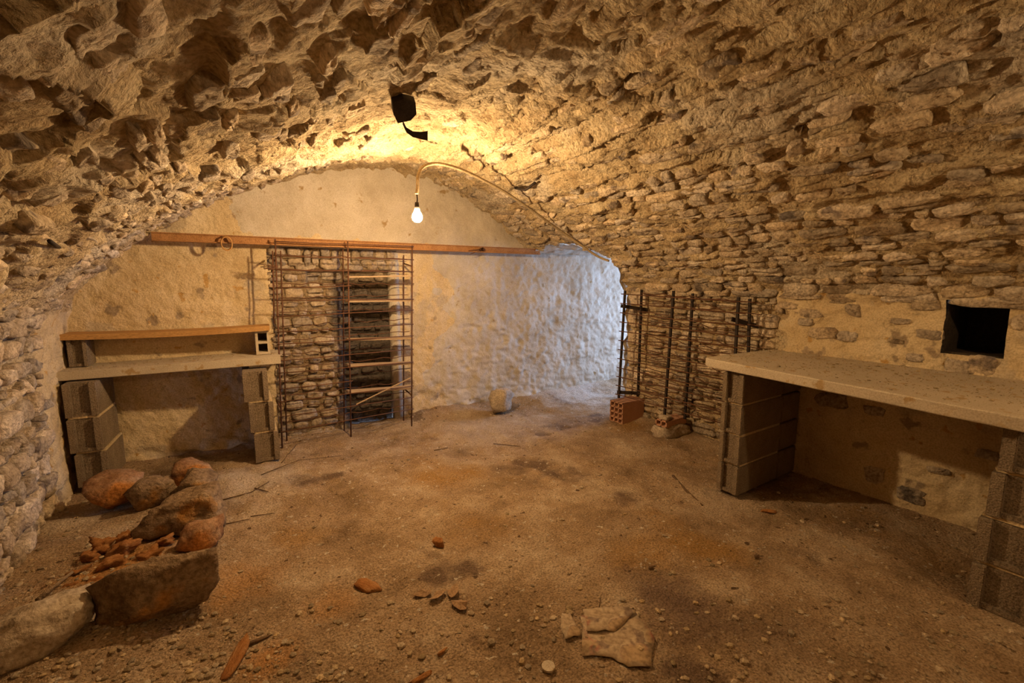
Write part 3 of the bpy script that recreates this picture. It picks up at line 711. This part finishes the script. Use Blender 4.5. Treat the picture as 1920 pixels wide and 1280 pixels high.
# right bench
ZT = .875
pier('block_pier', (2.73, 1.60), -math.pi/2-.0, 4, .50, .14, .203, 'far pier of four concrete blocks under right bench by the rack', [(0, 0, 0)]*4, .005, tail=.24)
pier('block_pier', (2.66, .33), -math.pi/2+.0, 4, .55, .20, .203, 'near pier of four concrete blocks under right bench', [(-.0, -.03, 0), (0, -.02, 0), (.015, -.005, 0), (.03, 0, 0)], .005, tail=.24)
q = [on_z(1315, 670, ZT), on_z(1917, 783, ZT)]
A = Vector((q[0].x, q[0].y, 0)); B = Vector((q[1].x, q[1].y-.02, 0)); C_ = Vector((XR+.01, q[1].y-.05, 0)); D = Vector((XR+.01, 1.76, 0))
V = []; Fa = []
outl = []
def seg(p, r, n): return [p.lerp(r, t) for t in np.linspace(0, 1, n, endpoint=False)]
Ac = A+Vector((.06, .02, 0)); outl = seg(A+Vector((0, -.05, 0)), B, 16)+seg(B, C_, 10)+seg(C_, D, 16)+seg(D, A+Vector((.10, .0, 0)), 8)+[A+Vector((.03, -.012, 0))]
random.seed(5)
outl = [p+Vector((random.uniform(-.003, .003), random.uniform(-.003, .003), 0)) for p in outl]; no = len(outl)
cen = sum(outl, Vector())/no
for (zf, ins) in ((-.055, .004), (-.05, 0), (-.006, 0), (0, .006)):
    V += [p+(cen-p).normalized()*ins+Vector((0, 0, ZT+zf)) for p in outl]
for r in range(3):
    for i in range(no): Fa.append((r*no+i, r*no+(i+1) % no, (r+1)*no+(i+1) % no, (r+1)*no+i))
Fa.append(tuple(range(3*no, 4*no))); Fa.append(tuple(range(no))[::-1])
o = link('bench_slab', [v-Vector((cen.x, cen.y, ZT)) for v in V], Fa, 'concrete_slab', smooth=False, loc=(cen.x, cen.y, ZT)); tag(o, 'wide dusty concrete slab on block piers along the right wall', 'slab')

# ------------------------------------------------------------------ lamp: conduit, flex, socket, bulb
lr = empty('pendant_lamp', BULB); tag(lr, 'bare glowing bulb hanging from a bent conduit under the vault', 'lamp'); OFF = BULB
def on_shell(u, v, dist=.03):
    r = ray(u, v); best = None
    ts = np.linspace(.5, 7, 1300); P = np.array([0, 0, CAM_H])+np.outer(ts, np.array(r))
    # top height of the shell above x
    half = PR[(PR[:, 1] > 1.1)]
    zt = np.interp(P[:, 0], half[:, 0], half[:, 1]); zt = 1.1+(zt-1.1)*kY(P[:, 1])
    hit = np.where((P[:, 2] > zt-dist) | (P[:, 0] > XR-dist))[0]
    return Vector(P[hit[0]])
cpts = [BULB+Vector((0, 0, .14)), on_y(783, 350, BULB.y), on_y(784, 330, BULB.y+.0), on_y(792, 314, BULB.y+.02), on_y(810, 307, BULB.y+.05)]
for (u, v) in [(835, 309), (865, 318), (905, 337), (950, 362), (1000, 396), (1050, 432), (1090, 460), (1120, 480), (1142, 489)]:
    p = on_shell(u, v, .06); yt = 2.86+.10*(len(cpts)-5)
    if p.y > yt: p = on_y(u, v, yt)
    cpts.append(p)
print('conduit', [tuple(round(x, 2) for x in p) for p in cpts])
def smooth_path(pts, m=6):
    c = np.array([tuple(p) for p in pts]); out = []
    for i in range(len(c)-1):
        p0, p1, p2, p3 = c[max(i-1, 0)], c[i], c[i+1], c[min(i+2, len(c)-1)]
        for t in np.linspace(0, 1, m, endpoint=False): out.append(Vector(.5*((2*p1)+(-p0+p2)*t+(2*p0-5*p1+4*p2-p3)*t*t+(-p0+3*p1-3*p2+p3)*t**3)))
    return out+[Vector(c[-1])]
part(MB().tube(smooth_path(cpts), .0105, 10), 'conduit', 'conduit', lr, OFF)
part(MB().tube([BULB+Vector((0, 0, .08)), BULB+Vector((.004, 0, .11)), BULB+Vector((0, 0, .16))], .004, 6), 'flex', 'black_iron', lr, OFF)
part(MB().tube([BULB+Vector((0, 0, .048)), BULB+Vector((0, 0, .062)), BULB+Vector((0, 0, .09))], .017, 12, r2=.012), 'socket', 'black_iron', lr, OFF)
pts = [(.0, -.034), (.016, -.031), (.028, -.020), (.033, -.003), (.030, .014), (.021, .030), (.015, .042), (.014, .052)]
V = []; Fa = []; n = 16
for r, z in pts: V += [(r*math.cos(2*math.pi*i/n), r*math.sin(2*math.pi*i/n), z) for i in range(n)]
for a in range(len(pts)-1):
    for i in range(n): Fa.append((a*n+i, a*n+(i+1) % n, (a+1)*n+(i+1) % n, (a+1)*n+i))
gl = link('bulb', V, Fa, 'bulb_glass', lr); gl.visible_shadow = True
lr2 = empty('pendant_lamp', FILL_BULB); tag(lr2, 'added fill bulb hanging behind the camera out of the picture', 'lamp')  # named like the real lamp, but added as fill
g2 = gl.copy(); g2.data = gl.data.copy(); g2.data.materials[0] = MATS['fill_bulb_glass']; COL.objects.link(g2); g2.parent = lr2
MB().tube([Vector((0, 0, .05)), Vector((0, 0, .4))], .006, 6).build('flex', 'black_iron', lr2)

# ------------------------------------------------------------------ irons in the vault
c = on_shell(757, 209, .06); c2 = on_shell(780, 250, .09)
hk = empty('iron_bracket', c); tag(hk, 'black iron plate with a curled strap sticking out of the vault crown', 'bracket')
rr = ray(757, 209).normalized()
rgt = Vector((math.cos(YAW), -math.sin(YAW), 0)); upv = Vector((0, 0, 1))
d0 = (c-Vector((0, 0, CAM_H))).length; px = d0/F_PX
def imgp(u, v, dd=0): r = ray(u, v).normalized(); return Vector((0, 0, CAM_H))+r*(d0+dd)
pl = [imgp(736, 192), imgp(757, 186), imgp(779, 192, .02), imgp(781, 214, .02), imgp(770, 226, 0), imgp(746, 231, 0), imgp(738, 215, 0)]
V = [p-c for p in pl]+[p-c+Vector((0, .02, .03)) for p in pl]; n = len(pl)
link('plate', V, [tuple(range(n)), tuple(range(n, 2*n))[::-1]]+[(i, (i+1) % n, n+(i+1) % n, n+i) for i in range(n)], 'black_iron', hk, False)
sp_ = [(755, 228, 6), (762, 242, 7), (774, 250, 8), (789, 252, 10), (802, 252, 13)]
V = []
for (u, v, w_) in sp_:
    V += [imgp(u, v-w_/2)-c, imgp(u, v+w_*.9)-c, imgp(u, v+w_*.9, .012)-c, imgp(u, v-w_/2, .012)-c]
Fa = [(3, 2, 1, 0), (16, 17, 18, 19)]
for i in range(4):
    for k_ in range(4): Fa.append((i*4+k_, i*4+(k_+1) % 4, i*4+4+(k_+1) % 4, i*4+4+k_))
link('strap', V, Fa, 'black_iron', hk, False)
c = on_shell(966, 352, .03); e = on_shell(1004, 342, .01); mid = on_shell(985, 356, .07)
o = MB().tube([Vector((0, 0, 0)), mid-c, e-c], .011, 8).build('iron_hook', 'black_iron', None, True); o.location = c; tag(o, 'small bent iron hook in the vault beside the conduit', 'hook')
c = on_shell(93, 452, .05); e = on_shell(112, 465, .0)
o = MB().tube([Vector((0, 0, 0)), e-c], .008, 6).build('iron_nail', 'black_iron', None, True); o.location = c; tag(o, 'dark iron nail sticking out of lower left vault', 'nail')

# ------------------------------------------------------------------ boulders and rubble on the floor
def boulder(name, box, mt, label, seed, depth=1., hk_=1., cuts=7, yaw=0., rough=.16, cat='stone', sink=.15, sub=3, dz=0.):
    u0, v0, u1, v1 = box; u = (u0+u1)/2
    zb = .03 if u < 430 else 0.
    p = on_z(u, v1-2, zb+dz); dist = Vector((p.x, p.y, p.z-CAM_H)).dot(Vector((math.sin(YAW)*math.cos(PITCH), math.cos(YAW)*math.cos(PITCH), -math.sin(PITCH))))
    w_ = (u1-u0)*dist/F_PX; 
    tilt = (CAM_H-.1)/math.hypot(p.x, p.y); dep = w_*depth
    h_ = max(.35*w_, ((v1-v0)*dist/F_PX-dep*tilt*.45/math.sqrt(1+tilt**2))*math.sqrt(1+tilt**2)*hk_)
    w_ *= .93; P, F = rock_mesh((w_, dep, h_*(1+sink)), seed, sub, rough, cuts)
    R = Matrix.Rotation(-YAW+yaw-(u-960)/F_PX*.6, 3, 'Z')
    d = Vector((p.x, p.y, 0)).normalized()
    o = link(name, P, F, mt, smooth=True); o.rotation_euler = R.to_euler()
    o.location = (p.x+d.x*dep*.45, p.y+d.y*dep*.45, zb+dz+h_*(.5-sink*.5)); tag(o, label, cat); return o
boulder('boulder', (172, 888, 268, 956), 'red_rock', 'flat-topped reddish boulder in front of left bench pier', 201, .8, cuts=9)
boulder('boulder', (322, 862, 402, 912), 'red_rock', 'small orange boulder at back top of the heap by the left bench', 203, .8)
boulder('boulder', (326, 886, 408, 950), 'brown_rock', 'rounded brown boulder below the orange one in the left heap', 204, .9)
boulder('boulder', (246, 896, 338, 958), 'brown_rock', 'dark wedge-shaped boulder between flat reddish one and the heap', 202, .7)
boulder('boulder', (268, 920, 428, 1002), 'brown_rock', 'biggest humped boulder of the heap in front of left bench', 205, .7, cuts=9, sub=4)
boulder('boulder', (334, 978, 421, 1043), 'red_rock', 'ochre knobbly stone just in front of the humped boulder', 206, .8)
boulder('boulder', (192, 1056, 412, 1178), 'brown_rock', 'long dark boulder lying lengthwise in the left foreground', 207, .36, cuts=10, yaw=.18, sub=4, rough=.12)
boulder('boulder', (-25, 1135, 184, 1256), 'pale_rock', 'big cut-off boulder at the bottom left corner of the picture', 208, .55, cuts=10, yaw=.25, sub=4)
boulder('boulder', (913, 729, 967, 779), 'pale_rock', 'squarish boulder alone before the bluish back wall', 209, .8, cuts=9)
random.seed(3)
# rotten rust-coloured chunks between the boulders
for i, (u, v, s_) in enumerate([(195, 1030, 50), (235, 1040, 60), (285, 1050, 50), (215, 1070, 60), (150, 1085, 40), (255, 1095, 70), (300, 1075, 40), (180, 1100, 36), (170, 1050, 34), (130, 1110, 34), (240, 1015, 40), (310, 1020, 34)]):
    o = boulder('rotten_chunk', (u-s_/2, v-s_*.42, u+s_/2, v+s_*.2), 'rotten_wood', 'crumbling rust-brown chunk in the heap between the left boulders', 230+i, .8, cat='debris', cuts=5, rough=1.3)
    o['group'] = 'rotten chunks between the boulders'
# small pieces lying about
def chip(u, v, L_, W_, H_, ang_, mt, name, label, cat, seed=1):
    p = on_z(u, v); P, F = rock_mesh((L_, W_, H_), seed, 3, .12, 10)
    o = link(name, P, F, mt, smooth=True); o.location = (p.x, p.y, fh(p.x, p.y)+H_*.35); o.rotation_euler = (0, 0, ang_); tag(o, label, cat); return o
chip(690, 1098, .155, .07, .032, -.55-YAW, 'rotten_wood', 'bark_chunk', 'long brown chunk of bark in the middle of the foreground floor', 'wood', 301)
chip(822, 1022, .055, .07, .05, .2, 'rotten_wood', 'wood_chunk', 'small reddish wood lump behind the bark chunk', 'wood', 302)
chip(445, 1232, .22, .055, .03, 1.15, 'rotten_wood', 'rotten_log', 'crumbling orange strip of rotten wood at the bottom edge', 'wood', 303)
chip(830, 1224, .05, .016, .014, .3, 'rotten_wood', 'wood_splinter', 'bright orange splinter near the bottom centre', 'wood', 304)
chip(480, 1198, .11, .02, .015, .0, 'twig', 'wood_splinter', 'dark splinter beside the rotten orange strip', 'wood', 305)
chip(790, 1272, .09, .02, .018, .1, 'rotten_wood', 'wood_splinter', 'curved brown splinter cut by the bottom edge of the picture', 'wood', 306)
chip(1442, 952, .10, .045, .02, -.7, 'rotten_wood', 'wood_chunk', 'ochre flat piece on floor before the far right pier', 'wood', 307)
chip(1418, 1045, .035, .02, .02, 0, 'twig', 'dark_pebble', 'dark pebble alone on the floor right of centre', 'stone', 308)
chip(1220, 1070, .03, .02, .018, 0, 'twig', 'dark_pebble', 'dark pebble alone on the floor at centre', 'stone', 309)
for i, (u, v, lab) in enumerate([(795, 1118, 'crumpled brown leaf left in the leaf litter row'), (822, 1124, 'torn flat brown leaf in middle of the leaf litter row'), (850, 1118, 'crumpled brown leaf at right of the leaf litter row'), (862, 1140, 'curled brown leaf lowest below the leaf litter row')]):
    p = on_z(u, v); n = 9; V = []
    for a in range(n):
        t = 2*math.pi*a/n; r = .03*random.uniform(.6, 1.2); V.append((r*1.5*math.cos(t), r*math.sin(t)*.8, random.uniform(.0, .018)))
    V.append((0, 0, .014)); V2 = [(x, y, z-.002) for x, y, z in V]
    Fa = [(a, (a+1) % n, n) for a in range(n)]+[((a+1) % n+n+1, a+n+1, 2*n+1) for a in range(n)]+[(a, a+n+1, (a+1) % n+n+1, (a+1) % n) for a in range(n)]
    o = link('dry_leaf', V+V2, Fa, 'dry_leaf', smooth=False); o.location = (p.x, p.y, fh(p.x, p.y)+.004); o.rotation_euler = (0, 0, i*.8-.5); tag(o, lab, 'leaf')
def stick(pts, r, mt, label, cat='twig', name='twig', lift=.006):
    W = []
    for (u, v) in pts: p = on_z(u, v); p.z = fh(p.x, p.y)+lift; W.append(p)
    base = W[0].copy(); o = MB().tube([p-base for p in W], r, 6, r2=r*.6).build(name, mt, None, True); o.location = base; tag(o, label, cat); return o
st = stick([(75, 1155), (140, 1102)], .011, 'brown_rock', 'short thick stick leaning on the rubble by the left wall', 'stick', 'stick', .02)
stick([(412, 940), (470, 925), (505, 906)], .004, 'twig', 'forked dark twig lying right of the humped boulder')
stick([(478, 918), (503, 924)], .004, 'twig', 'short dark twig touching the forked one')
stick([(412, 988), (440, 980), (468, 974)], .004, 'twig', 'dark twig beside the right edge of humped boulder')
stick([(470, 967), (515, 961)], .003, 'twig', 'straight thin twig on pale floor right of the boulders')
stick([(490, 895), (560, 868), (640, 855)], .003, 'twig', 'long thin wire-like twig before the tall rack')
stick([(528, 868), (556, 838)], .004, 'twig', 'thin twig leaning by the right pier of left bench')
stick([(814, 845), (840, 838)], .004, 'twig', 'short brown twig on the open floor behind the centre')
stick([(1262, 888), (1285, 915), (1318, 942)], .010, 'twig', 'dark straight stick half buried near the far right pier', 'stick', 'stick', .002)
stick([(1120, 1165), (1126, 1120)], .002, 'twig', 'thin straw standing at the torn paper')
stick([(925, 832), (975, 834)], .004, 'twig', 'brown twig on the floor in front of the back boulder')
# torn printed paper
def sheet(poly, label, dz=.004, seed=0):
    rg = random.Random(seed); W = []
    n0 = len(poly)
    for i in range(n0):
        a = poly[i]; b = poly[(i+1) % n0]
        for t in (0, .33, .66): W.append((a[0]+(b[0]-a[0])*t+rg.uniform(-3, 3), a[1]+(b[1]-a[1])*t+rg.uniform(-2, 2)))
    n = len(W); cu = sum(a for a, b in W)/n; cv = sum(b for a, b in W)/n
    P3 = []
    for ring in (1, .66, .33):
        for (a, b) in W:
            p = on_z(cu+(a-cu)*ring, cv+(b-cv)*ring); p.z = fh(p.x, p.y)+dz+rg.uniform(0, .008); P3.append(p)
    p = on_z(cu, cv); p.z = fh(p.x, p.y)+dz+.005; P3.append(p); base = p.copy()
    Fa = []
    for r in range(2):
        for i in range(n): Fa.append((r*n+i, r*n+(i+1) % n, (r+1)*n+(i+1) % n, (r+1)*n+i))
    for i in range(n): Fa.append((2*n+i, 2*n+(i+1) % n, 3*n))
    o = link('torn_paper', [q-base for q in P3], Fa, 'paper', smooth=True, loc=base); so = o.modifiers.new('thick', 'SOLIDIFY'); so.thickness = .0015
    tag(o, label, 'paper')
sheet([(1090, 1155), (1190, 1153), (1226, 1205), (1220, 1257), (1180, 1255), (1150, 1238), (1090, 1237)], 'larger torn sheet of stained printed paper in the foreground', .004, 1)
sheet([(1094, 1150), (1180, 1148), (1190, 1160), (1150, 1190), (1100, 1195)], 'muddy paper flap lying on the upper part of larger sheet', .012, 3)
sheet([(1050, 1158), (1068, 1155), (1080, 1180), (1088, 1200), (1060, 1205), (1052, 1185)], 'small white torn paper scrap at left of larger sheet', .006, 2)
p = on_z(1028, 1253); m = MB(); m.tube([Vector((0, 0, 0)), Vector((0, 0, .008))], .024, 24); o = m.build('round_lid', 'concrete_slab', None, False); o.location = (p.x, p.y, fh(p.x, p.y)+.003); tag(o, 'small grey round lid lying at the bottom edge', 'lid')

# loose gravel and crumbs: too many to count
def scatter(name, n, density, smin, smax, mt, label, seed):
    rg = np.random.default_rng(seed); V = []; F = []; R = []; k = 0
    base, BF = rock_mesh((1, 1, .7), seed, 1, .25, 5); c = 0
    while c < n:
        u = rg.uniform(-60, 1980); v = rg.uniform(760, 1340)
        if rg.random() > density(u, v): continue
        p = on_z(u, v)
        if not (XL+.05 < p.x < XR-.05 and p.y < YB-.05 and p.y > .2): continue
        c += 1; s_ = smin+(smax-smin)*rg.random()**4
        a = rg.uniform(0, 6.28); ca, sa = math.cos(a), math.sin(a)
        B = base*np.array([s_, s_*rg.uniform(.6, 1), s_*rg.uniform(.5, 1)]); B = np.stack([B[:, 0]*ca-B[:, 1]*sa, B[:, 0]*sa+B[:, 1]*ca, B[:, 2]], 1)
        V.append(B+np.array([p.x, p.y, fh(p.x, p.y)+s_*.12])); F += [tuple(i+k for i in f) for f in BF]; k += len(B); R += [rg.random()]*len(B)
    o = link(name, np.concatenate(V), F, mt, smooth=False, rnd=np.array(R)); tag(o, label, 'gravel', kind='stuff')
scatter('gravel', 3200, lambda u, v: (1.0 if (u < 700 and v > 1000 and (v-1000)/280 > (u-120)/600) else .06)+(.5 if u < 190 and v > 930 else 0)+(.35 if (u > 1450 and 905 < v < 1000) else 0)+(.2 if 500 < u < 1900 and v > 1130 else 0), .005, .032, 'pebble', 'loose gravel and mortar crumbs strewn over the earth floor', 5)
rg = np.random.default_rng(9); V = []; F = []; R = []; k = 0; base, BF = rock_mesh((1, 1, .6), 9, 1, .25, 5)
for i in range(1200):        # dust and crumbs lying on the right slab
    a = rg.random(); b = rg.random(); p = A.lerp(B, a).lerp(D.lerp(C_, a), b**.8*.96+.03)
    s_ = rg.uniform(.002, .008)*(1+1.2*(rg.random() < .07)); V.append(base*s_+np.array([p.x, p.y, ZT+s_*.2])); F += [tuple(q_+k for q_ in f) for f in BF]; k += len(base); R += [rg.random()]*len(base)
for i in range(260):
    a = rg.random()*Ls*.98; b = rg.random()*.3+.01; p = onslab(a, b, .80); s_ = rg.uniform(.003, .009); V.append(base*s_+np.array([p.x, p.y, .8+s_*.2])); F += [tuple(q_+k for q_ in f) for f in BF]; k += len(base); R += [rg.random()]*len(base)
o = link('crumbs', np.concatenate(V), F, 'crumb', smooth=False, rnd=np.array(R)); tag(o, 'mortar crumbs fallen on the two concrete slabs', 'crumbs', kind='stuff')
print('objects', len(bpy.data.objects), 'tris', sum(len(m.polygons)*2 for m in bpy.data.meshes))
